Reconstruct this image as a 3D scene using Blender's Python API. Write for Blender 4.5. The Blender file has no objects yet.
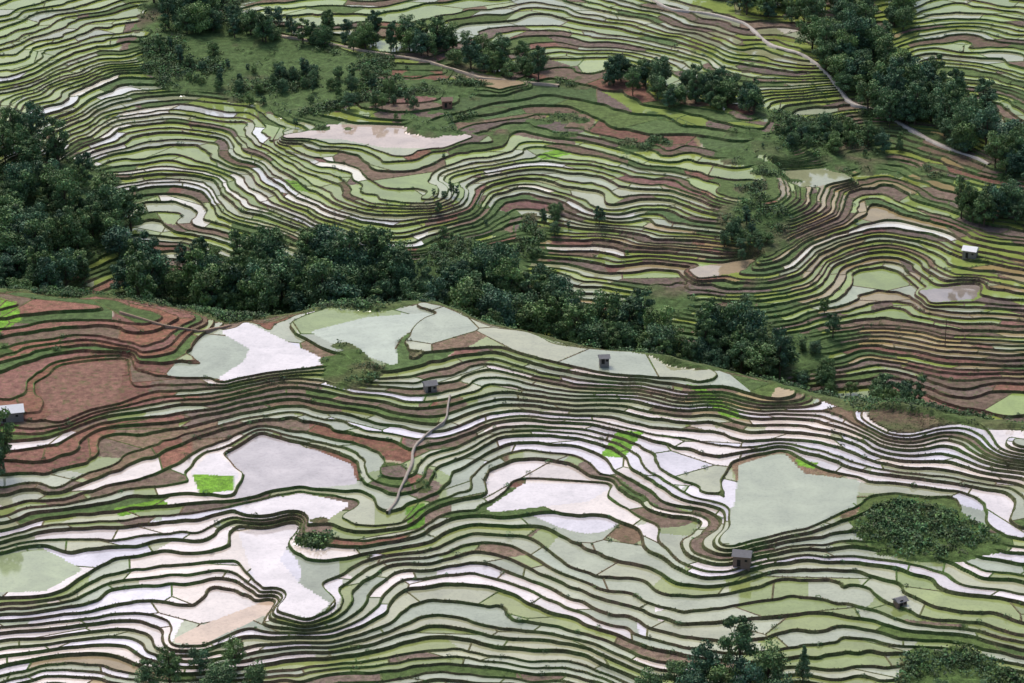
import bpy, bmesh, math, numpy as np, time
from mathutils import Vector
T0=time.time()
rng=np.random.default_rng(7)
H=330.0; PIT=math.radians(22); F=2904.0; HS=0.64
CP,SP=math.cos(PIT),math.sin(PIT)
def ray(u,v):
    a=(u-512)/F; b=(341.5-v)/F
    return a, CP+b*SP, -SP+b*CP
def at_h(u,v,h):
    dx,dy,dz=ray(u,v); t=(h-H)/dz
    return dx*t, dy*t
def proj(x,y,z):
    dz=z-H
    d=y*CP-dz*SP; up=y*SP+dz*CP
    return 512+F*x/d, 341.5-F*up/d
_lat=np.random.default_rng(3).random((256,256))
def noise(x,y,s,o=0):
    x=np.asarray(x)/s+o*17.31+1000; y=np.asarray(y)/s+o*9.77+1000
    i=np.floor(x).astype(int); j=np.floor(y).astype(int); fx=x-i; fy=y-j
    fx=fx*fx*fx*(fx*(fx*6-15)+10); fy=fy*fy*fy*(fy*(fy*6-15)+10)
    g=lambda a,b:_lat[a&255,b&255]
    return ((g(i,j)*(1-fx)+g(i+1,j)*fx)*(1-fy)+(g(i,j+1)*(1-fx)+g(i+1,j+1)*fx)*fy)*2-1
def hsh(*a):
    s=0
    for n,q in enumerate(a): s=s+np.asarray(q,dtype=np.float64)*(12.9898+n*37.719)
    s=np.sin(s)*43758.5453
    return s-np.floor(s)
def sdf(px,py,poly):
    n=len(poly); d=np.full(px.shape,1e9); ins=np.zeros(px.shape,bool)
    for i in range(n):
        ax,ay=poly[i]; bx,by=poly[(i+1)%n]
        ex,ey=bx-ax,by-ay; wx_,wy_=px-ax,py-ay
        t=np.clip((wx_*ex+wy_*ey)/(ex*ex+ey*ey+1e-9),0,1)
        d=np.minimum(d,(wx_-ex*t)**2+(wy_-ey*t)**2)
        c=((ay>py)!=(by>py))&(px<(bx-ax)*(py-ay)/(by-ay+1e-12)+ax)
        ins^=c
    return np.where(ins,-np.sqrt(d),np.sqrt(d))
# ---------- ponds (poly, colour, far, level)
SKYBR=(0.68,0.62,0.62); PA=(0.35,0.39,0.27); LI=(0.15,0.31,0.035); LIL=(0.45,0.41,0.415)  # first colour: pinkish white paints sky reflection into the water albedo
ponds=[
 ([(228,332),(245,325),(322,362),(300,366),(225,378),(250,362),(256,348)],SKYBR,0,28),
 ([(318,332),(370,319),(428,315),(405,330),(388,342),(392,362),(345,346)],(0.40,0.45,0.34),0,29.3),
 ([(226,460),(240,452),(262,437),(282,446),(312,452),(345,466),(350,482),(300,486),(240,496)],LIL,0,15.8),
 ([(247,508),(300,496),(342,505),(322,518),(280,526)],SKYBR,0,14),
 ([(198,472),(214,456),(232,474),(226,492)],SKYBR,0,16.8),
 ([(246,534),(292,528),(272,560),(294,586),(322,604),(308,614),(284,608),(262,580)],SKYBR,0,9.4),
 ([(746,466),(780,456),(800,476),(852,482),(850,500),(800,525),(732,541),(742,500)],PA,0,17.6),
 ([(494,509),(528,486),(604,487),(584,499)],SKYBR,0,12.2),
 ([(182,640),(205,628),(268,604),(262,612),(200,641)],(0.58,0.44,0.33),0,5.6),
 ([(-20,562),(40,552),(74,570),(42,588),(-20,590)],(0.30,0.36,0.20),0,11),
 ([(42,385),(70,368),(120,362),(110,400),(60,418)],(0.20,0.11,0.085),0,26.5),
 ([(288,136),(330,126),(400,127),(468,136),(440,147),(385,146),(345,138)],(0.50,0.40,0.33),1,None),
 ([(780,172),(835,170),(850,178),(800,188)],(0.32,0.34,0.20),1,None),
 ([(455,70),(520,83),(500,88),(458,78)],(0.43,0.33,0.22),1,None),
 ([(690,270),(750,261),(740,270),(700,276)],(0.38,0.30,0.20),1,None),
 ([(925,292),(975,286),(970,297),(935,300)],(0.28,0.24,0.21),1,None),
]
limes=[([(192,474),(234,476),(234,490),(200,494)],LI,0),([(114,508),(162,499),(168,504),(120,517)],(0.13,0.27,0.03),0),
 ([(600,456),(618,430),(644,432),(624,458)],(0.14,0.30,0.04),0),([(686,384),(702,386),(748,420),(722,416)],LI,0),([(796,459),(818,463),(814,469),(797,465)],LI,0),
 ([(0,298),(16,302),(22,320),(0,332)],LI,0),([(405,508),(425,503),(424,530),(408,530)],(0.10,0.22,0.03),0),([(535,155),(560,149),(575,153),(545,160)],LI,1),([(280,178),(300,182),(312,192),(292,190)],(0.13,0.25,0.04),1),
 ([(0,420),(20,425),(10,436),(0,436)],(0.1,0.2,0.04),0)]
cps=[]
near=[(760,{-150:-7,0:-9,130:-10,260:-9,390:-9,520:-9,650:-8,780:-7,900:-5,1024:-4,1170:-3}),
 (683,{-150:1,0:-1,130:-2.5,220:-2,340:-2.5,430:-4,520:-3,620:-1,700:0.5,780:1,900:2,1024:3.5,1170:5}),
 (640,{60:2.5,130:1.8,300:3}),
 (620,{-150:7,0:5.8,100:4.6,160:5,350:5,390:3,450:2.3,520:3,600:5,680:7,780:7.2,900:8.5,1024:10.5,1170:11}),
 (590,{110:7.2,200:7.3,235:7.0,345:7.5}),
 (565,{-150:12.5,0:11.2,110:10,200:9.8,232:9.4,350:9.6,390:7.5,450:6.5,520:7.5,600:9.8,680:11.3,740:11.8,800:11.6,900:12.6,1024:15,1170:16}),
 (535,{120:13,200:12.3,230:11.5,330:12.3}),
 (520,{-150:18,0:16,90:14.8,160:14,210:13.8,360:14.5,400:14.5,440:11.8,490:10.5,560:11.0,640:11.7,700:13.3,900:15.3,960:17,1024:19.5,1170:21}),
 (500,{640:12.8,670:14.6,705:16}),
 (470,{-150:22,0:21.5,80:20.5,150:18,385:18.5,415:19,450:16,490:13.6,560:13.2,620:14.4,665:16.4,705:17.8,900:20,960:21.5,1024:23.5,1170:25}),
 (440,{500:16.0,560:15.4,610:16.2,660:18,710:19.6,750:20.1,800:20.3,860:22.3,940:24.5,1024:27.5}),
 (425,{-150:26,0:25.5,100:23,170:21,230:18.8,330:19,400:21,445:22}),
 (410,{500:20.4,560:20.8,640:22.1,720:23.2,780:24.2,860:26.5,940:29}),
 (385,{-150:30,0:29,180:27.2,260:25,330:25,420:26,480:24,560:24.8,640:26.8,700:29}),
 (350,{-150:32,0:31.5,130:30.5,200:29.5,440:30,500:29,560:30.6})]
for v,row in near:
    for u,h in row.items(): cps.append((u,v,h))
for poly,col,far,lv in ponds:
    if lv is None: continue
    P=np.array(cps); dd=sdf(P[:,0],P[:,1],poly); cps=[c for c,d_ in zip(cps,dd) if d_>9]
for poly,col,far,lv in ponds:
    if lv is None: continue
    for u,v in poly: cps.append((u,v,lv))
    cps.append((sum(p[0] for p in poly)/len(poly),sum(p[1] for p in poly)/len(poly),lv))
W_=[]
for u,v,h in cps:
    x,y=at_h(u,v,h*HS); W_.append((x,y,h*HS))
ridge=[(-150,296,36.5),(0,298,36),(100,303,35),(200,318,32.5),(330,314,31.8),(430,311,32.5),(520,336,33),(640,364,33),(780,390,32.5),(900,412,33),(1024,434,34),(1170,455,34)]
for u,v,h in ridge:
    h*=HS; x,y=at_h(u,v,h); W_.append((x,y,h)); W_.append((x,y+13,h-2.5)); W_.append((x,y+36,h-16)); W_.append((x,y+60,h-30))
fu=[-150,0,140,300,430,520,610,700,770,860,940,1040,1180]
offs={-60:[4,0,-2,-3,-4,-4,-3,0,2,5,3,5,7],
 0:[5,3,-1,-2,-3,-5,-3,0,2,5,2,4,6],
 60:[6,4,-2,-2,0,-2,-2,1,3,3,0,3,5],
 130:[8,5,-4,0,3,0,2,3,4,-2,-1,2,4],
 200:[7,4,-5,2,6,0,3,4,6,-3,-1,2,4],
 270:[4,2,-4,1,3,0,1,2,4,-3,-1,1,3],
 350:[None]*6+[-1,0,1,-3,-1,0,2],
 410:[None]*8+[0,-2,-1,0,1]}
for v,row in offs.items():
    for u,o in zip(fu,row):
        if o is None: continue
        h=(-20+(330-v)*0.150+o*(1.35 if v>0 else 1))*HS
        x,y=at_h(u,v,h); W_.append((x,y,h))
cps=np.array(W_); CX=cps[:,:2]/100.0
def tps(r2): return 0.5*r2*np.log(r2+1e-12)
N=len(cps)
A=np.zeros((N+3,N+3)); d2=((CX[:,None]-CX[None])**2).sum(-1)
A[:N,:N]=tps(d2)+np.eye(N)*2e-3; A[:N,N]=1; A[:N,N+1:]=CX; A[N,:N]=1; A[N+1:,:N]=CX.T
W=np.linalg.solve(A,np.concatenate([cps[:,2],[0,0,0]]))
def rbf(x,y):
    x=x/100; y=y/100; o=W[N]+W[N+1]*x+W[N+2]*y
    for i in range(N): o=o+W[i]*tps((x-CX[i,0])**2+(y-CX[i,1])**2)
    return o
NX=450
ys=np.concatenate([np.arange(560,800,0.78),np.arange(800,860,1.6),np.arange(860,1330,1.2)])
NY=len(ys); ss=np.linspace(-1.3,1.3,NX)
hw=0.1763*(0.927*ys+118)
X=ss[None,:]*hw[:,None]; Y=np.repeat(ys[:,None],NX,1)
wx=X+4.0*noise(X,Y,26,1); wy=Y+4.0*noise(X,Y,26,2)
base=rbf(X,Y)
fargr=np.clip((Y-820)/60,0,1)
b1,b0=np.gradient(base); b1=b1/np.gradient(ys)[:,None]; b0=b0/np.gradient(X,axis=1)
sl=np.clip(np.sqrt(b1**2+b0**2)/0.13,0.12,1.25)
for _ in range(6): sl[1:-1,1:-1]=(sl[:-2,1:-1]+sl[2:,1:-1]+sl[1:-1,:-2]+sl[1:-1,2:]+sl[1:-1,1:-1])/5
Hh=base+HS*sl*((1.2+0.3*fargr)*noise(wx,wy,40,3)+(0.72+0.45*fargr)*noise(wx,wy,18,4)+0.30*noise(wx,wy,8.5,5)+0.10*noise(X,Y,3.4,6))
_rx=[];_ry=[]
for u,v,h in ridge:
    a,b=at_h(u,v,h*HS); _rx.append(a);_ry.append(b)
def ridge_y(x): return np.interp(x,_rx,_ry)
SIDE=Y>(ridge_y(X)+40)
eN=np.concatenate([[0],np.cumsum(rng.uniform(0.60,1.28,230)*HS)])-60.0
eF=np.concatenate([[0],np.cumsum(rng.uniform(0.55,1.30,240)*HS)])-60.0
ZA=np.zeros(1300); ZA[:len(eN)]=eN; ZA[1000:1000+len(eF)]=eF
PHI=np.where(SIDE,1000+np.interp(Hh,eF,np.arange(len(eF))),np.interp(Hh,eN,np.arange(len(eN))))
def Zl(k): return ZA[np.clip(k.astype(int),0,1299)]
def gridsample(G,x,y):
    x=np.asarray(x,float); y=np.asarray(y,float)
    j=np.clip(np.searchsorted(ys,y)-1,0,NY-2); fy=np.clip((y-ys[j])/(ys[j+1]-ys[j]),0,1)
    s=x/(0.1763*(0.927*y+118)); fi=np.clip((s+1.3)/2.6*(NX-1),0,NX-1.001); i=fi.astype(int); fx=fi-i
    return (G[j,i]*(1-fx)+G[j,i+1]*fx)*(1-fy)+(G[j+1,i]*(1-fx)+G[j+1,i+1]*fx)*fy
def unproj(u,v,far):
    dx,dy,dz=ray(u,v)
    t=np.linspace((780 if far else 562)/dy,(1325 if far else 850)/dy,800); x=dx*t;y=dy*t;z=H+dz*t
    g=gridsample(Hh,x,y); ok=(z<=g)
    if far: ok&=(y>ridge_y(x)+42)
    i=np.argmax(ok)
    if not ok[i]: return None
    return x[i],y[i],z[i]
PD=[]
for poly,col,far,lv in ponds:
    cu=sum(p[0] for p in poly)/len(poly); cv=sum(p[1] for p in poly)/len(poly)
    if lv is None:
        r=unproj(cu,cv,far)
        if r is None: continue
        ph=float(gridsample(PHI,r[0],r[1]))
    else: ph=float(np.interp(lv*HS,eN,np.arange(len(eN))))
    k=math.floor(ph); z=ZA[k]
    wp=[at_h(a,b,z) for a,b in poly]
    PD.append((wp,k,col))
for wp,k,col in PD:
    w=np.array(wp); m=(X>w[:,0].min()-9)&(X<w[:,0].max()+9)&(Y>w[:,1].min()-9)&(Y<w[:,1].max()+9)&(SIDE==(k>500))
    d=sdf(X[m],Y[m],wp); d=d+0.9*noise(X[m],Y[m],6,8)
    a=np.clip(1-(d-0.3)/5.0,0,1); a=a*a*(3-2*a)
    p=PHI[m]; PHI[m]=p*(1-a)+(k+0.55)*a
def filt(G,r,fn):
    o=G.copy()
    for _ in range(r):
        P=o.copy()
        P[1:]=fn(P[1:],o[:-1]);P[:-1]=fn(P[:-1],o[1:]);Q=P.copy()
        Q[:,1:]=fn(Q[:,1:],P[:,:-1]);Q[:,:-1]=fn(Q[:,:-1],P[:,1:]); o=Q
    return o
def recon(G,r):
    m=filt(G,r,np.minimum)
    for _ in range(70): m=np.minimum(filt(m,1,np.maximum),G)
    return m
for s_ in (False,True):
    G0=np.where(SIDE==s_,PHI,(1000.0 if s_ else 0.0)+10)
    G1=recon(G0,8)
    G2=np.where(SIDE==s_,G1,(1000.0 if s_ else 0.0)+200); G2=-recon(-G2,8)
    PHI=np.where(SIDE==s_,G2,PHI)
print('recon',time.time()-T0)
# ---------- region parameters (sky-bright,pale,green,brown,red,tan,grass)
RN=[(30,330,0,0,.15,.3,.5,0,.4),(90,380,0,0,0,.3,.8,0,.15),(100,440,0,0,.1,.3,.6,0,.3),(180,340,0,0,.1,.5,.4,0,.2),(230,350,0,.1,.1,.5,.3,0,.2),(40,440,.05,0,.1,.3,.5,0,.3),
(300,385,.05,.3,.3,.3,0,.1,.1),(370,400,.1,.6,.3,.1,0,0,.1),(240,405,.1,.6,.1,.3,0,0,.1),(160,440,.05,.2,.1,.4,.3,0,.2),(60,495,.1,.3,.3,.2,.15,0,.2),(20,560,.2,.6,.3,0,0,0,0),(100,540,.7,.4,0,.1,0,0,0),
(150,480,.1,.1,.1,.4,.3,0,.4),(200,560,.9,.2,0,0,0,0,0),(270,580,1,.1,0,0,0,0,0),(60,640,.8,.4,0,0,0,.1,0),(150,610,.9,.3,0,0,0,.1,0),(220,650,.6,.4,.2,.1,0,.1,.1),(330,600,.15,.9,.2,0,0,0,0),(400,560,.1,.9,.15,0,0,0,0),
(500,600,.12,.9,.15,0,0,0,0),(560,660,.1,.8,.2,.1,0,0,0),(350,670,0,.5,.5,.1,0,0,.1),(620,560,.5,.7,0,0,0,0,0),(680,590,.6,.5,.1,0,0,0,0),(600,640,.1,.8,.2,.1,0,0,0),(450,450,.1,.8,.2,.1,0,0,.1),(470,390,.1,.8,.2,0,0,0,0),
(420,350,0,.5,.4,.1,0,0,.2),(560,370,.15,.8,.1,.1,0,0,0),(680,395,.1,.6,.2,.2,0,0,.1),(740,408,0,.3,.1,.3,0,.3,.1),(560,445,1,.1,0,0,0,0,0),(640,450,1,.1,0,0,0,0,0),(700,470,1,.1,0,0,0,0,0),(560,490,.9,.2,0,0,0,0,0),(660,495,.9,.2,0,0,0,0,0),
(800,440,1,.1,0,.1,0,0,0),(900,455,1,.1,0,0,0,0,0),(980,485,1,.2,0,0,0,0,0),(850,423,.7,.4,0,.2,0,0,0),(960,430,.7,.2,0,.3,0,0,0),(820,530,.1,.8,0,.1,0,0,.1),(935,535,0,0,.05,.05,0,0,1.2),(890,522,0,.1,.1,.1,0,0,1),
(850,590,.2,.7,.3,0,0,0,0),(940,590,.3,.6,.4,0,0,0,.1),(1000,640,.1,.4,.6,0,0,0,.1),(780,615,.0,.4,.7,0,0,0,0),(850,655,0,.4,.5,.1,0,0,.2),(970,665,0,0,.2,0,0,0,1),(700,540,.3,.7,.1,.1,0,0,.1),(640,512,.0,.3,.1,.3,0,0,.4),(520,520,.05,.7,.1,.1,0,0,.3),
(390,500,0,.1,.1,.4,.2,0,.6),(330,530,0,.2,.2,.4,.1,0,.5),(350,370,0,.1,.2,.2,0,0,.7),(430,400,0,.3,.1,.4,.2,0,.2)]
RF=[(50,40,.1,.3,.9,.0,0,0,.1),(40,110,.35,.3,.8,0,0,0,0),(130,120,.35,.3,.7,.0,0,0,0),(230,140,.1,.3,.8,.05,0,0,0),(300,190,.4,.5,.5,.0,0,0,0),(190,200,.25,.4,.5,.15,0,0,.1),(400,220,.25,.6,.5,.05,0,0,0),(500,170,.1,.4,.8,.1,0,0,0),
(580,190,.1,.4,.8,.1,0,0,0),(680,200,0,.3,.7,.2,.1,.1,.1),(710,250,0,.2,.3,.3,.2,.1,.1),(600,270,0,.4,.3,.3,.1,.2,0),(390,170,.1,.4,.4,.2,.1,0,.1),(300,75,0,0,.1,.1,0,0,1.3),(200,60,0,0,.1,.1,0,0,1),(450,110,0,0,.1,.3,.3,0,.9),(600,120,0,0,.5,.3,.1,0,.5),
(530,115,0,0,.2,.3,.2,0,.6),(330,10,0,.3,.6,.2,0,0,.2),(600,15,0,.3,.8,.2,0,0,0),(700,40,0,.3,.8,.2,0,0,.1),(800,75,0,.2,.9,.1,0,0,0),(740,80,0,.1,.5,.2,0,0,.4),(500,230,0,0,.1,.3,.4,0,.9),(470,260,0,0,.1,.2,.3,0,1),(760,130,0,0,.2,.2,.1,0,1),(660,140,0,0,.5,.2,.1,0,.6),
(850,150,0,0,.1,.4,0,.1,.8),(750,220,0,0,.1,.3,.1,0,1),(840,210,0,.2,.3,.3,.1,.5,0),(850,270,0,.2,.5,.2,0,.4,0),(950,270,.05,.2,.5,.2,0,.3,0),(1000,320,0,.1,.4,.4,.1,.4,0),(900,340,0,.1,.2,.4,.1,.5,0),(1000,190,0,0,.2,.5,.1,0,.5),(960,390,0,0,.1,.6,.3,.3,0),(980,20,0,.3,.9,.1,0,0,.1),
(1010,90,0,.1,.4,.3,0,0,.4),(640,300,0,0,.5,.1,0,0,.8),(740,310,0,0,.4,.1,0,0,.9),(820,350,0,0,.3,.2,0,0,.7),(180,250,0,.2,.2,.4,.2,0,.2),(60,200,0,0,.1,.1,0,0,1),(200,290,0,0,.1,.1,0,0,1),(450,300,0,0,.1,.1,0,0,1),(850,400,0,0,.2,.4,.1,.2,.5)]
RN=np.array(RN);RF=np.array(RF)
def regions(u,v,far):
    out=np.zeros(u.shape+(7,))
    for R,m in ((RN,~far),(RF,far)):
        uu=u[m];vv=v[m]; acc=np.zeros(uu.shape+(7,)); ws=np.zeros(uu.shape)
        for r in R:
            q=(((uu-r[0])**2)+((vv-r[1])*1.5)**2)+150
            w=1/(q*q)
            acc+=w[...,None]*r[2:]; ws+=w
        out[m]=acc/ws[...,None]
    out=np.maximum(out,0)
    return out/out.sum(-1,keepdims=True)
U,V=proj(X,Y,Hh); FAR=Y>(ridge_y(X)+20)
REG=regions(U,V,FAR)
B=REG[...,6]+0.2*noise(X,Y,14,11)+0.12*noise(X,Y,5,12)
B=np.clip((B-0.50)/0.12,0,1)
rr0=ridge_y(X)+9+7*noise(X,Y,15,15)
B=np.where((Y>rr0)&(Y<ridge_y(X)+70),np.clip((Y-rr0)/2.5,0,1),B)
Pg=np.where(SIDE,PHI-1000,PHI)
gy,gx=np.gradient(Pg); gy=gy/np.gradient(ys)[:,None]; gx=gx/np.gradient(X,axis=1)
G=np.clip(np.sqrt(gx**2+gy**2),0.05,1.0)
ww=0.34+0.22*noise(X,Y,6,20)
P2=PHI-ww*G; P3=P2-0.27*G*(1+0.5*noise(X,Y,7,21))
comp=np.stack([X,Y,PHI,P2,P3,Hh,B],-1).reshape(-1,7)
idx=np.arange(NY*NX).reshape(NY,NX)
a=idx[:-1,:-1].ravel();b=idx[:-1,1:].ravel();c=idx[1:,1:].ravel();d=idx[1:,:-1].ravel()
T=np.concatenate([comp[np.stack([a,b,c],1)],comp[np.stack([a,c,d],1)]],0)
strad=(T[:,:,2].min(1)<500)&(T[:,:,2].max(1)>500)
T[strad,:,2:5]=5.5; T[strad,:,6]=1.0
def splitlevel(T,f,L):
    g=f-L[:,None]; g=np.where(np.abs(g)<1e-6,1e-6,g); pos=g>0; cnt=pos.sum(1)
    lone=np.where(cnt==1,np.argmax(pos,1),np.argmin(pos,1))
    r=np.arange(len(T)); i0=lone;i1=(lone+1)%3;i2=(lone+2)%3
    A_,B_,C_=T[r,i0],T[r,i1],T[r,i2]; ga,gb,gc=g[r,i0],g[r,i1],g[r,i2]
    t1=(ga/(ga-gb))[:,None]; t2=(ga/(ga-gc))[:,None]
    P=A_+(B_-A_)*t1; Q=A_+(C_-A_)*t2
    return np.concatenate([np.stack([A_,P,Q],1),np.stack([P,B_,C_],1),np.stack([P,C_,Q],1)],0)
def splitint(T,ci):
    done=[]; cur=T
    for it in range(12):
        f=cur[:,:,ci]; lo=f.min(1); hi=f.max(1); L=np.floor(lo+2e-5)+1
        cr=(hi>L+2e-5)
        done.append(cur[~cr]); cur=cur[cr]
        if len(cur)==0: break
        cur=splitlevel(cur,cur[:,:,ci],L[cr])
    else: done.append(cur)
    return np.concatenate(done,0)
for ci in (2,3,4): T=splitint(T,ci)
m_=T.mean(1)
k1=np.floor(m_[:,2]);k2=np.floor(m_[:,3]);k3=np.floor(m_[:,4])
water=(k3>=k1)
print('tris',len(T),'t',time.time()-T0)
def seeds(cx,cy,k,S):
    ci=np.floor(cx/S);cj=np.floor(cy/S); best=np.full((2,len(cx)),1e18); sp=np.zeros((2,len(cx),2))
    for di in (-1,0,1):
        for dj in (-1,0,1):
            qi=ci+di;qj=cj+dj
            sx=(qi+hsh(qi,qj,k))*S; sy=(qj+hsh(qj,k,qi))*S
            dd=(sx-cx)**2+(sy-cy)**2
            b0=dd<best[0]; b1=(~b0)&(dd<best[1])
            best[1]=np.where(b0,best[0],np.where(b1,dd,best[1])); sp[1]=np.where(b0[:,None],sp[0],np.where(b1[:,None],np.stack([sx,sy],1),sp[1]))
            best[0]=np.where(b0,dd,best[0]); sp[0]=np.where(b0[:,None],np.stack([sx,sy],1),sp[0])
    return sp
inP=np.full(len(T),-1)
for n,(wp,k,col) in enumerate(PD):
    w=np.array(wp); m=np.where((k1==k)&(m_[:,0]>w[:,0].min()-2)&(m_[:,0]<w[:,0].max()+2)&(m_[:,1]>w[:,1].min()-2)&(m_[:,1]<w[:,1].max()+2))[0]
    if len(m):
        dd=sdf(m_[m,0],m_[m,1],wp); inP[m[dd<1.8]]=n
Wt=T[water];Wk=k1[water];Wc=m_[water];Wp=inP[water]
sp=seeds(Wc[:,0],Wc[:,1],Wk,30.0)
mid=(sp[0]+sp[1])/2; dv=sp[1]-sp[0]; dl=np.linalg.norm(dv,axis=1)+1e-6; nrm=dv/dl[:,None]
psi=((Wt[:,:,0]-mid[:,None,0])*nrm[:,None,0]+(Wt[:,:,1]-mid[:,None,1])*nrm[:,None,1])/0.26
near1=(np.abs(psi).min(1)<1.2)|(psi.min(1)*psi.max(1)<0)
near1&=(Wp<0)
Wx=np.concatenate([Wt,psi[:,:,None],np.repeat(Wk[:,None,None],3,1),np.repeat(Wp[:,None,None],3,1),np.repeat(sp[0][:,None,:],3,1),np.repeat(sp[1][:,None,:],3,1)],-1)
keep=Wx[~near1]; cur=Wx[near1]
for L in (-1.,0.,1.):
    f=cur[:,:,7]; cr=(f.min(1)<L-1e-5)&(f.max(1)>L+1e-5)
    cur=np.concatenate([cur[~cr],splitlevel(cur[cr],cur[cr][:,:,7],np.full(cr.sum(),L))],0)
cm=cur[:,:,7].mean(1); isb=np.abs(cm)<1
Wx=np.concatenate([keep,cur],0); xb=np.concatenate([np.zeros(len(keep),bool),isb])
km=Wx[:,0,8]; wz=Zl(km)[:,None]+np.where(xb[:,None],0.15*np.clip(1-np.abs(Wx[:,:,7]),0,1),0)
side=Wx[:,:,7].mean(1)>0
sid=np.where(side[:,None],Wx[:,0,12:14],Wx[:,0,10:12])
Rt=T[~water];rk1=k1[~water];rk2=k2[~water]
inner=rk2>=rk1
ph,p2,p3=Rt[:,:,2],Rt[:,:,3],Rt[:,:,4]; k=rk1[:,None]
BH=0.12
tz=np.clip((p2-k)/np.maximum(p2-p3,1e-4),0,1); zin=Zl(k)+BH*(1-tz)
tr=np.clip((ph-k)/np.maximum(ph-p2,1e-4),0,1); zr=Zl(k-1)+tr*(Zl(k)+BH-Zl(k-1))
rz=np.where(inner[:,None],zin,zr)
XY=np.concatenate([Wx[:,:,:2],Rt[:,:,:2]],0); ZZ=np.concatenate([wz,rz],0)
HH=np.concatenate([Wx[:,:,5],Rt[:,:,5]],0); BB=np.concatenate([Wx[:,:,6],Rt[:,:,6]],0)
ZZ=ZZ*(1-BB)+(HH+0.45*noise(XY[:,:,0],XY[:,:,1],3.5,30)+0.1)*BB
nW=len(Wx)
kind=np.zeros(len(XY),int)
kind[:nW][xb]=1; kind[nW:]=np.where(inner,1,2)
bm=BB.mean(1)
COL=np.zeros((len(XY),3)); C0=XY.mean(1)
su,sv=proj(sid[:,0],sid[:,1],Zl(km)); cu0,cv0=proj(C0[:nW,0],C0[:nW,1],Zl(km))
su=np.where(np.abs(su-cu0)<60,su,cu0)
farw=C0[:nW,1]>ridge_y(C0[:nW,0])+20
R=regions(cu0*0.4+su*0.6,cv0*0.4+sv*0.6,farw)
R[:,6]*=0.5; R=R/R.sum(1,keepdims=True)
cum=np.cumsum(R,1); r1=hsh(np.round(sid[:,0]*3),np.round(sid[:,1]*3),km)
rc=hsh(np.round(sid[:,0]/60),km,1.7+0*km); pick_c=hsh(km,np.round(sid[:,0]*7),np.round(sid[:,1]*7))<0.6
r1=np.where(pick_c,rc,r1)
cat=(r1[:,None]>cum).sum(1).clip(0,6)
pal=np.array([(0.70,0.635,0.635),(0.36,0.385,0.27),(0.245,0.295,0.11),(0.18,0.13,0.10),(0.21,0.105,0.08),(0.38,0.30,0.18),(0.08,0.125,0.04)])  # first entry: sky sheen on smooth water, painted as milky base colour
palf=np.array([(0.64,0.63,0.57),(0.33,0.355,0.22),(0.25,0.315,0.085),(0.15,0.11,0.09),(0.18,0.095,0.078),(0.33,0.265,0.14),(0.08,0.125,0.045)])  # far slope; first entry likewise has reflected sky in its colour
r2=hsh(km,np.round(sid[:,1]*2),np.round(sid[:,0]*2)); r3=hsh(np.round(sid[:,0]*5),km,np.round(sid[:,1]*2))
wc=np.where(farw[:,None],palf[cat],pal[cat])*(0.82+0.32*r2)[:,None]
tint=np.stack([1+0.10*(r3-.5),np.ones_like(r3),1-0.25*(r3-.5)],1); wc=wc*tint
gl=np.where(cat==0,1.0,np.where(cat==1,0.25+0.35*r3,np.where(cat==2,0.2+0.25*r3,np.where(cat==5,0.25,0.1))))
wpn=Wx[:,0,9].astype(int)
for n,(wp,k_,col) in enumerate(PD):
    m=wpn==n; wc[m]=col; gl[m]=0.1 if col[0]<0.25 else (1.0 if col==SKYBR else 0.6)
for poly,col,fr_ in limes:
    m=np.where((farw==bool(fr_))&(sdf(cu0,cv0,poly)<0))[0]; wc[m]=np.array(col)*(0.85+0.3*r2[m,None]); gl[m]=0.05
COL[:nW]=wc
dry=np.zeros(len(XY)); dry[:nW]=gl
isg=(kind>0)|(bm>0.12)
farA=C0[:,1]>ridge_y(C0[:,0])+20
zc=ZZ.mean(1); uu,vv=proj(C0[:,0],C0[:,1],zc)
Rg=regions(uu[isg],vv[isg],farA[isg])
redf=np.clip(Rg[:,4]*1.5+0.3*Rg[:,3],0,1); grf=np.clip(Rg[:,6]*1.3+0.36+0.6*noise(C0[isg,0],C0[isg,1],16,40)+0.4*noise(C0[isg,0],C0[isg,1],5,41)-0.5*Rg[:,5]-0.3*Rg[:,3]-0.3*Rg[:,4],0,1)
crest=(C0[isg,1]>ridge_y(C0[isg,0])-4)&(C0[isg,1]<ridge_y(C0[isg,0])+80); grf=np.where(crest&(bm[isg]>0.3),0.75+0.25*noise(C0[isg,0],C0[isg,1],9,44),grf)
brn=np.array((0.125,0.094,0.062)); redc=np.array((0.185,0.09,0.063)); grn=np.array((0.075,0.125,0.036))
gc=brn*(1-redf[:,None])+redc*redf[:,None]; gc=gc*(1-grf[:,None])+grn*grf[:,None]
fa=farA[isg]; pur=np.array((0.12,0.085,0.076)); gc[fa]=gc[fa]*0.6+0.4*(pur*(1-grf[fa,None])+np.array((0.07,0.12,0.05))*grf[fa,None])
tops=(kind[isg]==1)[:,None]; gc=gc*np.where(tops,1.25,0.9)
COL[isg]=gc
mat_i=np.where(isg|(dry<0.2),1,0)
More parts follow.
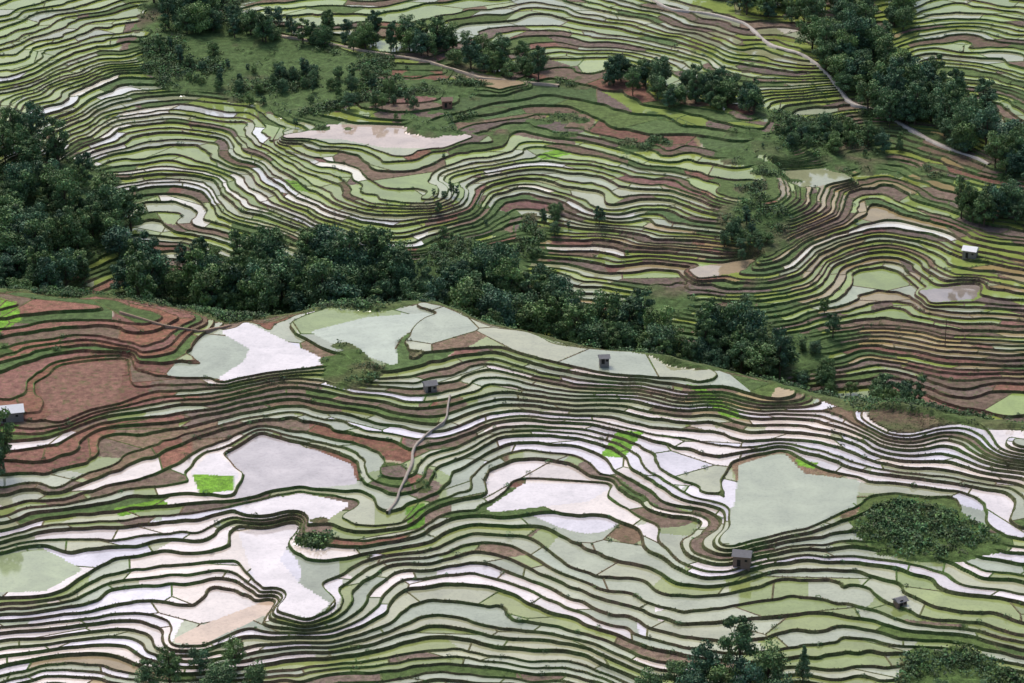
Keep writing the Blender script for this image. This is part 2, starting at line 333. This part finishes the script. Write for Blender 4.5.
def mesh_from(name,verts,tris,mats,mi=None,cols=None,gloss=None,nper=3):
    me=bpy.data.meshes.new(name); nv=len(verts); nt=len(tris)
    me.vertices.add(nv); me.vertices.foreach_set('co',np.asarray(verts).astype(np.float32).ravel())
    me.loops.add(nt*nper); me.loops.foreach_set('vertex_index',tris.astype(np.int32).ravel())
    me.polygons.add(nt); me.polygons.foreach_set('loop_start',np.arange(0,nt*nper,nper,dtype=np.int32))
    try: me.polygons.foreach_set('loop_total',np.full(nt,nper,dtype=np.int32))
    except Exception: pass
    for m in mats: me.materials.append(m)
    if mi is not None: me.polygons.foreach_set('material_index',mi.astype(np.int32))
    if cols is not None:
        at=me.attributes.new('Col','FLOAT_COLOR','FACE')
        a4=np.ones((nt,4),np.float32); a4[:,:3]=cols
        if gloss is not None: a4[:,3]=gloss
        at.data.foreach_set('color',a4.ravel())
    me.update(calc_edges=True)
    ob=bpy.data.objects.new(name,me); bpy.context.scene.collection.objects.link(ob)
    return ob
def newmat(n):
    m=bpy.data.materials.new(n); m.use_nodes=True; nt=m.node_tree
    return m,nt,nt.nodes['Principled BSDF']
def nz(nt,scale,detail=4,coord=None,rough=0.6,dist=0):
    t=nt.nodes.new('ShaderNodeTexNoise'); t.inputs['Scale'].default_value=scale; t.inputs['Detail'].default_value=detail; t.inputs['Roughness'].default_value=rough; t.inputs['Distortion'].default_value=dist
    if coord is None:
        g=nt.nodes.new('ShaderNodeNewGeometry'); coord=g.outputs['Position']
    nt.links.new(coord,t.inputs['Vector']); return t
def mrange(nt,src,a,b,c,d):
    r=nt.nodes.new('ShaderNodeMapRange'); r.inputs[1].default_value=a;r.inputs[2].default_value=b;r.inputs[3].default_value=c;r.inputs[4].default_value=d
    nt.links.new(src,r.inputs[0]); return r.outputs[0]
def vmul(nt,a,b):
    v=nt.nodes.new('ShaderNodeVectorMath'); v.operation='MULTIPLY'; nt.links.new(a,v.inputs[0]); nt.links.new(b,v.inputs[1]); return v.outputs[0]
def mixc(nt,f,a,b):
    m=nt.nodes.new('ShaderNodeMix'); m.data_type='RGBA'
    nt.links.new(f,m.inputs[0])
    for s,i in ((a,6),(b,7)):
        if isinstance(s,tuple): m.inputs[i].default_value=s+(1,)
        else: nt.links.new(s,m.inputs[i])
    return m.outputs[2]
mw,nt,bs=newmat('paddy_water')
at=nt.nodes.new('ShaderNodeAttribute'); at.attribute_name='Col'
n1=nz(nt,0.10,6,dist=0.6); n2=nz(nt,1.1,5,rough=0.75)
f1=mrange(nt,n1.outputs[0],0.3,0.7,0.80,1.14); f2=mrange(nt,n2.outputs[0],0.48,0.74,1.04,0.80)
c=vmul(nt,at.outputs['Color'],f1); c=vmul(nt,c,f2)
nt.links.new(c,bs.inputs['Base Color'])
rr=mrange(nt,n1.outputs[0],0.35,0.65,0.015,0.08); nt.links.new(rr,bs.inputs['Roughness'])
ir=mrange(nt,at.outputs['Alpha'],0.2,1.0,1.4,3.0); nt.links.new(ir,bs.inputs['IOR'])
bp=nt.nodes.new('ShaderNodeBump'); bp.inputs['Strength'].default_value=0.012; nb=nz(nt,2.0,2); nt.links.new(nb.outputs[0],bp.inputs['Height']); nt.links.new(bp.outputs[0],bs.inputs['Normal'])
mg,nt,bs=newmat('terrace_earth')
at=nt.nodes.new('ShaderNodeAttribute'); at.attribute_name='Col'
n1=nz(nt,0.55,6,rough=0.7); n2=nz(nt,3.2,4,rough=0.7)
f1=mrange(nt,n1.outputs[0],0.3,0.7,0.5,1.6); f2=mrange(nt,n2.outputs[0],0.3,0.7,0.6,1.45)
c=vmul(nt,at.outputs['Color'],f1); c=vmul(nt,c,f2)
n3=nz(nt,0.5,6,rough=0.7); c2=mixc(nt,mrange(nt,n3.outputs[0],0.52,0.66,0,0.6),c,(0.08,0.125,0.038))
nt.links.new(c2,bs.inputs['Base Color']); bs.inputs['Roughness'].default_value=0.9; bs.inputs['Specular IOR Level'].default_value=0.2
bp=nt.nodes.new('ShaderNodeBump'); bp.inputs['Strength'].default_value=0.6; bp.inputs['Distance'].default_value=0.25; nt.links.new(n2.outputs[0],bp.inputs['Height']); nt.links.new(bp.outputs[0],bs.inputs['Normal'])
def leafmat(name,dark,light):
    m,nt,bs=newmat(name)
    at=nt.nodes.new('ShaderNodeAttribute'); at.attribute_name='Col'
    oi=nt.nodes.new('ShaderNodeObjectInfo')
    c=mixc(nt,oi.outputs['Random'],dark,light)
    c=vmul(nt,c,at.outputs['Color']); nt.links.new(c,bs.inputs['Base Color']); bs.inputs['Roughness'].default_value=0.65; bs.inputs['Specular IOR Level'].default_value=0.25
    return m
mleaf=leafmat('haze_tinted_foliage',(0.070,0.14,0.088),(0.15,0.235,0.085))  # bluish, lifted greens: blue haze of the far slope tinted into the leaves
mbush=leafmat('shrub_foliage',(1,1,1),(1,1,1))
mb,nt,bs=newmat('bark'); n=nz(nt,3,4); nt.links.new(mixc(nt,n.outputs[0],(0.05,0.035,0.025),(0.13,0.10,0.075)),bs.inputs['Base Color']); bs.inputs['Roughness'].default_value=0.9
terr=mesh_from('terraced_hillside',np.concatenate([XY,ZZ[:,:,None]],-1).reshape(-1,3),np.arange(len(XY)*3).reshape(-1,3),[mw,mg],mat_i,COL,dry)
print('terrain t',time.time()-T0,len(XY))
def gridmesh(name,xs,ys_,zf,mat,col):
    Xg,Yg=np.meshgrid(xs,ys_); Zg=zf(Xg,Yg); n,mn=Xg.shape
    ii=np.arange(n*mn).reshape(n,mn)
    q=np.stack([ii[:-1,:-1].ravel(),ii[:-1,1:].ravel(),ii[1:,1:].ravel(),ii[1:,:-1].ravel()],1)
    return mesh_from(name,np.stack([Xg,Yg,Zg],-1).reshape(-1,3),q,[mat],None,np.tile(np.array(col),(len(q),1)),None,4)
def outer(x,y):
    yy=np.clip(y,565,1320); lim=1.28*0.1763*(0.927*yy+118); xx=np.clip(x,-lim,lim)
    b=gridsample(base,xx,yy); ex=np.abs(x)-np.abs(xx)
    return b-6+np.clip(y-1325,0,None)*0.22+np.clip(565-y,0,None)*-0.15+ex*0.05+6*noise(x,y,90,50)*np.clip((ex+np.clip(y-1320,0,None))/80,0,1)
gridmesh('hills',np.linspace(-2500,2500,251),np.concatenate([np.linspace(0,1340,110),np.linspace(1360,4500,90)]),outer,mg,(0.07,0.10,0.05))
def leafcards(pos,size,flat=0.5):
    n=len(pos); th=rng.uniform(0,6.283,n); nz_=rng.normal(size=(n,3)); nz_[:,2]=np.abs(nz_[:,2])+flat; nz_/=np.linalg.norm(nz_,axis=1)[:,None]
    t=np.stack([np.cos(th),np.sin(th),np.zeros(n)],1); a_=np.cross(nz_,t); a_/=np.linalg.norm(a_,axis=1)[:,None]; b_=np.cross(nz_,a_)
    s=np.asarray(size)[:,None]
    v=np.stack([pos-a_*s*.5,pos-b_*s*.32,pos+a_*s*.5,pos+b_*s*.32],1).reshape(-1,3)
    return v,np.arange(4*n).reshape(-1,4)
def surf(x,y): return gridsample(Hh,x,y)
P3d=np.concatenate([XY,ZZ[:,:,None]],-1)
ar=np.linalg.norm(np.cross(P3d[:,1]-P3d[:,0],P3d[:,2]-P3d[:,0]),axis=1)/2
inframe=(uu>-60)&(uu<1090)&(vv>-40)&(vv<730)
wgt=ar*inframe*np.where(kind==2,1.0,np.where((kind==1),0.8,0))*np.where(bm>0.5,0.0,1)
wgt*=np.clip(0.25+0.9*noise(C0[:,0],C0[:,1],12,60)+0.4,0.06,1.5)
n=170000
pick=rng.choice(len(wgt),n,p=wgt/wgt.sum()); r_=rng.random((n,2)); fl=r_.sum(1)>1; r_[fl]=1-r_[fl]
pp=P3d[pick,0]+(P3d[pick,1]-P3d[pick,0])*r_[:,:1]+(P3d[pick,2]-P3d[pick,0])*r_[:,1:]
pp[:,2]+=rng.uniform(0,0.15,n)
lum=rng.uniform(0.6,1.5,n)[:,None]; mixb=rng.random(n)[:,None]**1.1
cc=(np.array((0.09,0.15,0.04))*mixb+np.array((0.13,0.10,0.063))*(1-mixb))*lum
v,q=leafcards(pp,rng.uniform(0.18,0.5,n)); mesh_from('terrace_grass',v,q,[mbush],None,cc,None,4)
wgt=ar*inframe*np.where(bm>0.4,1.0,np.where(kind>0,0.10,0.0))*np.clip(0.3+noise(C0[:,0],C0[:,1],17,61)*1.4,0.02,1)
ns=14000; pick=rng.choice(len(wgt),ns,p=wgt/wgt.sum()); bp_=P3d[pick].mean(1); rad=rng.uniform(0.4,1.0,ns)**1.5*2.0+0.3
rad=np.where(bm[pick]>0.4,rad,rad*0.45)
per=28; ctr=np.repeat(bp_,per,0); rr_=np.repeat(rad,per)
dirn=rng.normal(size=(ns*per,3)); dirn/=np.linalg.norm(dirn,axis=1)[:,None]; dirn[:,2]=np.abs(dirn[:,2])*0.9
pos=ctr+dirn*(rr_*rng.uniform(0.55,1.05,ns*per))[:,None]
bc=np.array((0.075,0.135,0.055))*rng.uniform(0.55,1.6,ns)[:,None]*(1+rng.uniform(-.2,.2,(ns,3)))
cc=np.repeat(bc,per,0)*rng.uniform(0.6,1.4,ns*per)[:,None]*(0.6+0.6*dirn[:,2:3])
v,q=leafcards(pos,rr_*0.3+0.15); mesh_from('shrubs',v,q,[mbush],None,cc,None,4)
def tube(p0,p1,r0,r1,n=6):
    p0=np.array(p0,float);p1=np.array(p1,float);d_=p1-p0;d_/=np.linalg.norm(d_)
    t=np.array([1,0,0]) if abs(d_[2])>0.8 else np.array([0,0,1]); a_=np.cross(d_,t);a_/=np.linalg.norm(a_);b_=np.cross(d_,a_)
    an=np.arange(n)/n*6.2832; ring=np.cos(an)[:,None]*a_+np.sin(an)[:,None]*b_
    vs=np.concatenate([p0+ring*r0,p1+ring*r1]); fs=[[i,(i+1)%n,n+(i+1)%n,n+i] for i in range(n)]
    return vs,np.array(fs)
def make_tree(i,h=11,w=4.3,lobes=15,leaves=190,conifer=False):
    rg=np.random.default_rng(100+i); V_=[];Q_=[];off=0
    def add(vs,fs):
        nonlocal off
        V_.append(vs);Q_.append(fs+off);off+=len(vs)
    top=np.array([rg.uniform(-.6,.6),rg.uniform(-.6,.6),h*0.75])
    midp=top*0.5+np.array([rg.uniform(-.4,.4),rg.uniform(-.4,.4),0])
    add(*tube((0,0,-1.0),midp,0.30,0.2)); add(*tube(midp,top,0.2,0.08))
    cents=[]
    for l in range(lobes):
        f=l/lobes; an=l*2.4+rg.uniform(-.5,.5)
        if conifer: zz=h*(0.2+0.75*f); rr=w*0.5*(1.02-f); rad_=w*0.45*(1.05-f)+0.25
        else:
            zz=h*(0.28+0.60*f+rg.uniform(-.05,.05)); rr=w*0.68*math.sqrt(max(0.05,1-((zz/h-0.5)/0.5)**2))*rg.uniform(0.5,1.15); rad_=w*rg.uniform(0.22,0.44)
        c_=np.array([math.cos(an)*rr,math.sin(an)*rr,zz]); cents.append((c_,rad_))
        add(*tube(midp*min(1,zz/h*1.1),c_,0.1,0.03,4))
    nb=sum(len(x) for x in Q_); C_=np.ones((nb,3))
    for c_,rad_ in cents:
        dd=rg.normal(size=(leaves,3)); dd/=np.linalg.norm(dd,axis=1)[:,None]
        rr=rad_*rg.uniform(0.5,1.12,leaves)[:,None]
        p=c_+dd*rr*np.array([1,1,0.8])
        lt=rg.uniform(0.65,1.4)
        col=lt*rg.uniform(0.6,1.4,leaves)
        col=col[:,None]*np.array([1,1,1])*(1+rg.uniform(-.12,.12,(leaves,3)))
        nn=dd+rg.normal(size=(leaves,3))*0.6; nn/=np.linalg.norm(nn,axis=1)[:,None]
        t=rg.normal(size=(leaves,3)); a_=np.cross(nn,t);a_/=np.linalg.norm(a_,axis=1)[:,None]; b_=np.cross(nn,a_)
        s=rg.uniform(0.3,0.62,leaves)[:,None]
        vs=np.stack([p-a_*s*.55,p-b_*s*.35,p+a_*s*.55,p+b_*s*.35],1).reshape(-1,3)
        add(vs,np.arange(4*leaves).reshape(-1,4)); C_=np.concatenate([C_,col])
    Vv=np.concatenate(V_);Qq=np.concatenate(Q_); mi=np.zeros(len(Qq),int); mi[nb:]=1
    ob=mesh_from('crown_src',Vv,Qq,[mb,mleaf],mi,C_,None,4); me=ob.data; bpy.data.objects.remove(ob); return me
tm=[make_tree(i,h=rng.uniform(9.5,12.5),w=rng.uniform(3.6,5.0),lobes=int(rng.integers(14,21)),leaves=215) for i in range(6)]
tm+=[make_tree(20,h=14,w=3.2,lobes=16),make_tree(30,h=13,w=3.0,lobes=22,leaves=120,conifer=True)]
def empty(n):
    e=bpy.data.objects.new(n,None); bpy.context.scene.collection.objects.link(e); return e
def put(mesh,x,y,z,s,parent=None,name='tree'):
    o=bpy.data.objects.new(name,mesh); bpy.context.scene.collection.objects.link(o)
    o.location=(x,y,z); o.rotation_euler=(0,0,rng.uniform(0,6.28)); o.scale=(s*rng.uniform(.9,1.15),s*rng.uniform(.9,1.15),s*rng.uniform(.8,1.2))
    if parent: o.parent=parent
    return o
forests=[([(-40,150),(50,140),(95,190),(135,225),(140,300),(-40,305)],1,100,1.25),
 ([(135,285),(200,262),(300,255),(400,272),(410,315),(300,320),(140,315)],1,95,1.35),
 ([(400,290),(480,275),(560,300),(570,345),(480,340),(400,320)],1,54,1.2),
 ([(560,330),(640,330),(700,340),(780,345),(790,385),(700,380),(560,355)],1,78,1.2),
 ([(425,55),(450,45),(550,62),(545,82),(480,75)],1,28,1.0),
 ([(150,0),(215,0),(222,36),(165,34)],1,26,1.25),([(220,22),(330,30),(440,44),(440,60),(300,46),(225,40)],1,56,0.85),
 ([(600,75),(640,75),(755,100),(755,116),(680,112),(610,90)],1,46,0.95),
 ([(800,30),(870,35),(935,90),(1040,150),(1040,190),(960,155),(880,125),(830,80)],1,135,1.15),
 ([(690,-14),(920,-24),(925,25),(860,40),(740,14)],1,84,1.15),
 ([(945,205),(1040,205),(1040,235),(950,222)],1,24,1.0),([(868,402),(925,400),(920,415),(870,416)],1,10,0.9),([(790,380),(860,395),(860,405),(800,395)],1,8,0.5),
 ([(540,212),(600,215),(600,240),(545,240)],1,9,0.5),([(722,225),(772,225),(765,262),(725,258)],1,16,0.5),([(150,45),(240,60),(420,90),(420,112),(250,105),(160,70)],1,70,0.5),
 ([(770,130),(900,135),(900,155),(780,150)],1,28,0.65),([(780,330),(830,300),(845,390),(800,395)],1,10,0.6),
 ([(430,195),(460,190),(450,250),(435,260)],1,8,0.35),([(100,60),(900,60),(900,300),(100,240)],1,14,0.25)]
fr=empty('forest'); cnt=0
for poly,far,n_,sc in forests:
    us=[p[0] for p in poly];vs=[p[1] for p in poly]; k_=0;tries=0
    while k_<n_ and tries<n_*20:
        tries+=1; u_=rng.uniform(min(us),max(us));v_=rng.uniform(min(vs),max(vs))
        if sdf(np.array([u_]),np.array([v_]),poly)[0]>=0: continue
        r=unproj(u_,v_,far)
        if r is None: continue
        put(tm[int(rng.integers(0,7))],r[0],r[1],r[2]-0.3,sc*rng.uniform(0.55,1.2),fr,'forest_tree'); k_+=1;cnt+=1
for u_,v_,s_,mi_ in [(738,672,1.35,0),(705,690,1.2,2),(768,688,1.1,3),(650,704,0.9,1),(676,690,0.8,4),(803,684,0.8,7),(722,705,1.1,5),(745,705,1.1,1),(690,712,1,3),(170,684,0.8,2),(200,672,0.7,1),(235,672,.7,4),(150,690,0.9,0),(220,690,.9,3),(255,690,.7,3),(4,470,1.2,6),(-8,480,1.1,2),(985,700,.6,1),(780,706,1.0,3),(940,700,.6,4)]:
    r=unproj(u_,v_,0)
    if r: put(tm[mi_],r[0],r[1],r[2]-0.3,s_)
print('trees',cnt,time.time()-T0)
def pm(name,col,rough=0.8,sc=2.0,var=0.3):
    m,nt,bs=newmat(name); n=nz(nt,sc,4); nt.links.new(mixc(nt,n.outputs[0],tuple(c*(1-var) for c in col),tuple(min(1,c*(1+var)) for c in col)),bs.inputs['Base Color']); bs.inputs['Roughness'].default_value=rough; return m
mstone=pm('stone',(0.22,0.20,0.19)); mbrick=pm('mud_brick',(0.20,0.14,0.11)); mroof=pm('grey_roof',(0.17,0.17,0.18)); mwhite=pm('white_sheet',(0.7,0.72,0.75),0.5,1,0.1); mdark=pm('dark_opening',(0.015,0.013,0.012)); mpath=pm('pale_path',(0.33,0.29,0.25),0.9,1.5,0.35); mwood=pm('wood',(0.12,0.09,0.06))
def box(name,cx,cy,cz,sx,sy,sz,mat,par,bev=0.03):
    bm_=bmesh.new(); bmesh.ops.create_cube(bm_,size=1)
    for v_ in bm_.verts: v_.co=Vector((v_.co.x*sx,v_.co.y*sy,v_.co.z*sz))
    bmesh.ops.bevel(bm_,geom=bm_.edges[:],offset=bev,segments=1,affect='EDGES')
    me=bpy.data.meshes.new(name); bm_.to_mesh(me); bm_.free(); me.materials.append(mat); o=bpy.data.objects.new(name,me); bpy.context.scene.collection.objects.link(o); o.location=(cx,cy,cz); o.parent=par; return o
def hut(name,u_,v_,far,w,d_,h,wall,roof,rot):
    r=unproj(u_,v_,far)
    if r is None: return
    e=empty(name); e.location=(r[0],r[1],r[2]-0.2); e.rotation_euler=(0,0,rot)
    box('walls',0,0,h/2-0.5,w,d_,h+1,wall,e)
    box('door',-w*0.15,-d_/2-0.02,0.95,0.9,0.06,1.8,mdark,e); box('window',w*0.28,-d_/2-0.02,h*0.6,0.7,0.06,0.6,mdark,e)
    vs=[(-w/2-.35,-d_/2-.4,h-0.05),(w/2+.35,-d_/2-.4,h-0.05),(w/2+.35,d_/2+.4,h-0.05),(-w/2-.35,d_/2+.4,h-0.05),(-w/2-.35,0,h+d_*.32),(w/2+.35,0,h+d_*.32)]
    fs=[(0,1,5,4),(2,3,4,5),(1,2,5),(3,0,4),(0,3,2,1)]
    me=bpy.data.meshes.new('roof'); me.from_pydata(vs,[],fs); me.materials.append(roof); o=bpy.data.objects.new('roof',me); bpy.context.scene.collection.objects.link(o); o.parent=e
hut('stone_hut',430,390,0,3.2,2.8,2.2,mstone,mroof,0.3)
hut('stone_hut',742,563,0,4.2,3.4,2.8,mbrick,mroof,-0.2)
hut('stone_hut',604,362,0,2.6,2.3,1.8,mstone,mroof,0.1)
hut('farm_shed',970,256,1,4.4,3.6,2.6,mstone,mwhite,-0.4)
hut('farm_shed',8,418,0,8.0,4.5,2.6,mstone,mwhite,0.25)
hut('mud_brick_hut',447,106,1,3.6,3.2,2.6,pm('red_mud',(0.26,0.13,0.1)),pm('thatch',(0.2,0.13,0.1)),0.1)
hut('mud_brick_hut',900,604,0,2.6,2.2,1.4,mbrick,mroof,0.5)
def ribbon(name,pts,far,w,mat,lift=0.35):
    P_=[]
    for (u0,v0),(u1,v1) in zip(pts[:-1],pts[1:]):
        n_=max(2,int(math.hypot(u1-u0,v1-v0)/3))
        for i in range(n_):
            r=unproj(u0+(u1-u0)*i/n_,v0+(v1-v0)*i/n_,far)
            if r: P_.append(r)
    P_=np.array(P_); ker=np.ones(5)/5
    for c_ in range(3): P_[2:-2,c_]=np.convolve(P_[:,c_],ker,'valid')
    P_[:,0]+=1.2*noise(P_[:,1],P_[:,0],14,70)
    P_[:,2]=np.maximum(P_[:,2],surf(P_[:,0],P_[:,1]))+lift
    tg=np.gradient(P_,axis=0); tg[:,2]=0; tg/=np.linalg.norm(tg,axis=1)[:,None]+1e-9; sd=np.stack([tg[:,1],-tg[:,0],0*tg[:,0]],1)
    wv=w*(1+0.5*noise(P_[:,0],P_[:,1],7,71))[:,None]/2
    n_=len(P_); vs=np.concatenate([P_+sd*wv-[0,0,1.6],P_+sd*wv,P_-sd*wv,P_-sd*wv-[0,0,1.6]])
    q=[]
    for a_ in range(3):
        for i in range(n_-1): q.append([a_*n_+i,a_*n_+i+1,(a_+1)*n_+i+1,(a_+1)*n_+i])
    mesh_from(name,vs,np.array(q),[mat],None,None,None,4)
ribbon('stone_path',[(452,396),(448,420),(425,434),(412,448),(413,462),(410,480),(398,500),(385,515)],0,0.6,mpath,0.3)
ribbon('dirt_road',[(648,-5),(668,10),(710,14),(745,24),(770,46),(805,54),(830,78),(850,104),(880,112),(905,128),(950,148),(992,166)],1,1.4,pm('pale_gravel',(0.45,0.41,0.37),0.9,0.4,0.5),0.35)
ribbon('dirt_road',[(215,5),(235,28),(290,38),(360,50),(430,62),(480,78),(560,86)],1,1.3,pm('tan_gravel',(0.42,0.34,0.26),0.9,0.4,0.5),0.35)
ribbon('mud_track',[(120,312),(160,325),(205,332),(235,325)],0,0.7,pm('track_mud',(0.26,0.18,0.13),0.9,1,0.3),0.2)
r=unproj(945,345,1)
if r:
    e=empty('utility_pole'); e.location=(r[0],r[1],r[2]-0.3)
    vs,fs=tube((0,0,0),(0,0,9),0.16,0.1,8); o=mesh_from('pole',vs,fs,[mwood],None,None,None,4); o.parent=e
    box('crossarm',0,-0.15,8.2,1.8,0.1,0.12,mwood,e,0.01)
sc=bpy.context.scene
w=bpy.data.worlds.new('World'); sc.world=w; w.use_nodes=True
sky=w.node_tree.nodes.new('ShaderNodeTexSky'); sky.sky_type='NISHITA'; sky.sun_disc=False
EL,AZ=math.radians(58),math.radians(-25)
sky.sun_elevation=EL; sky.sun_rotation=AZ; sky.air_density=1.0; sky.dust_density=4.0
bg=w.node_tree.nodes['Background']; bg.inputs[1].default_value=0.15
w.node_tree.links.new(sky.outputs[0],bg.inputs[0])
l=bpy.data.lights.new('sun','SUN'); l.energy=2.2; l.angle=math.radians(20); l.color=(1,0.94,0.85)
lo=bpy.data.objects.new('sun',l); sc.collection.objects.link(lo)
dirv=Vector((math.sin(AZ)*math.cos(EL),math.cos(AZ)*math.cos(EL),math.sin(EL)))
lo.rotation_euler=dirv.to_track_quat('Z','Y').to_euler()
cd=bpy.data.cameras.new('camera'); cd.sensor_width=36; cd.clip_start=1; cd.clip_end=8000
cd.lens=F/1024*36
co=bpy.data.objects.new('camera',cd); sc.collection.objects.link(co); co.location=(0,0,H); co.rotation_euler=(math.radians(68),0,0)
sc.camera=co
sc.view_settings.view_transform='Standard'; sc.view_settings.look='None'; sc.view_settings.exposure=0
print('done',time.time()-T0)
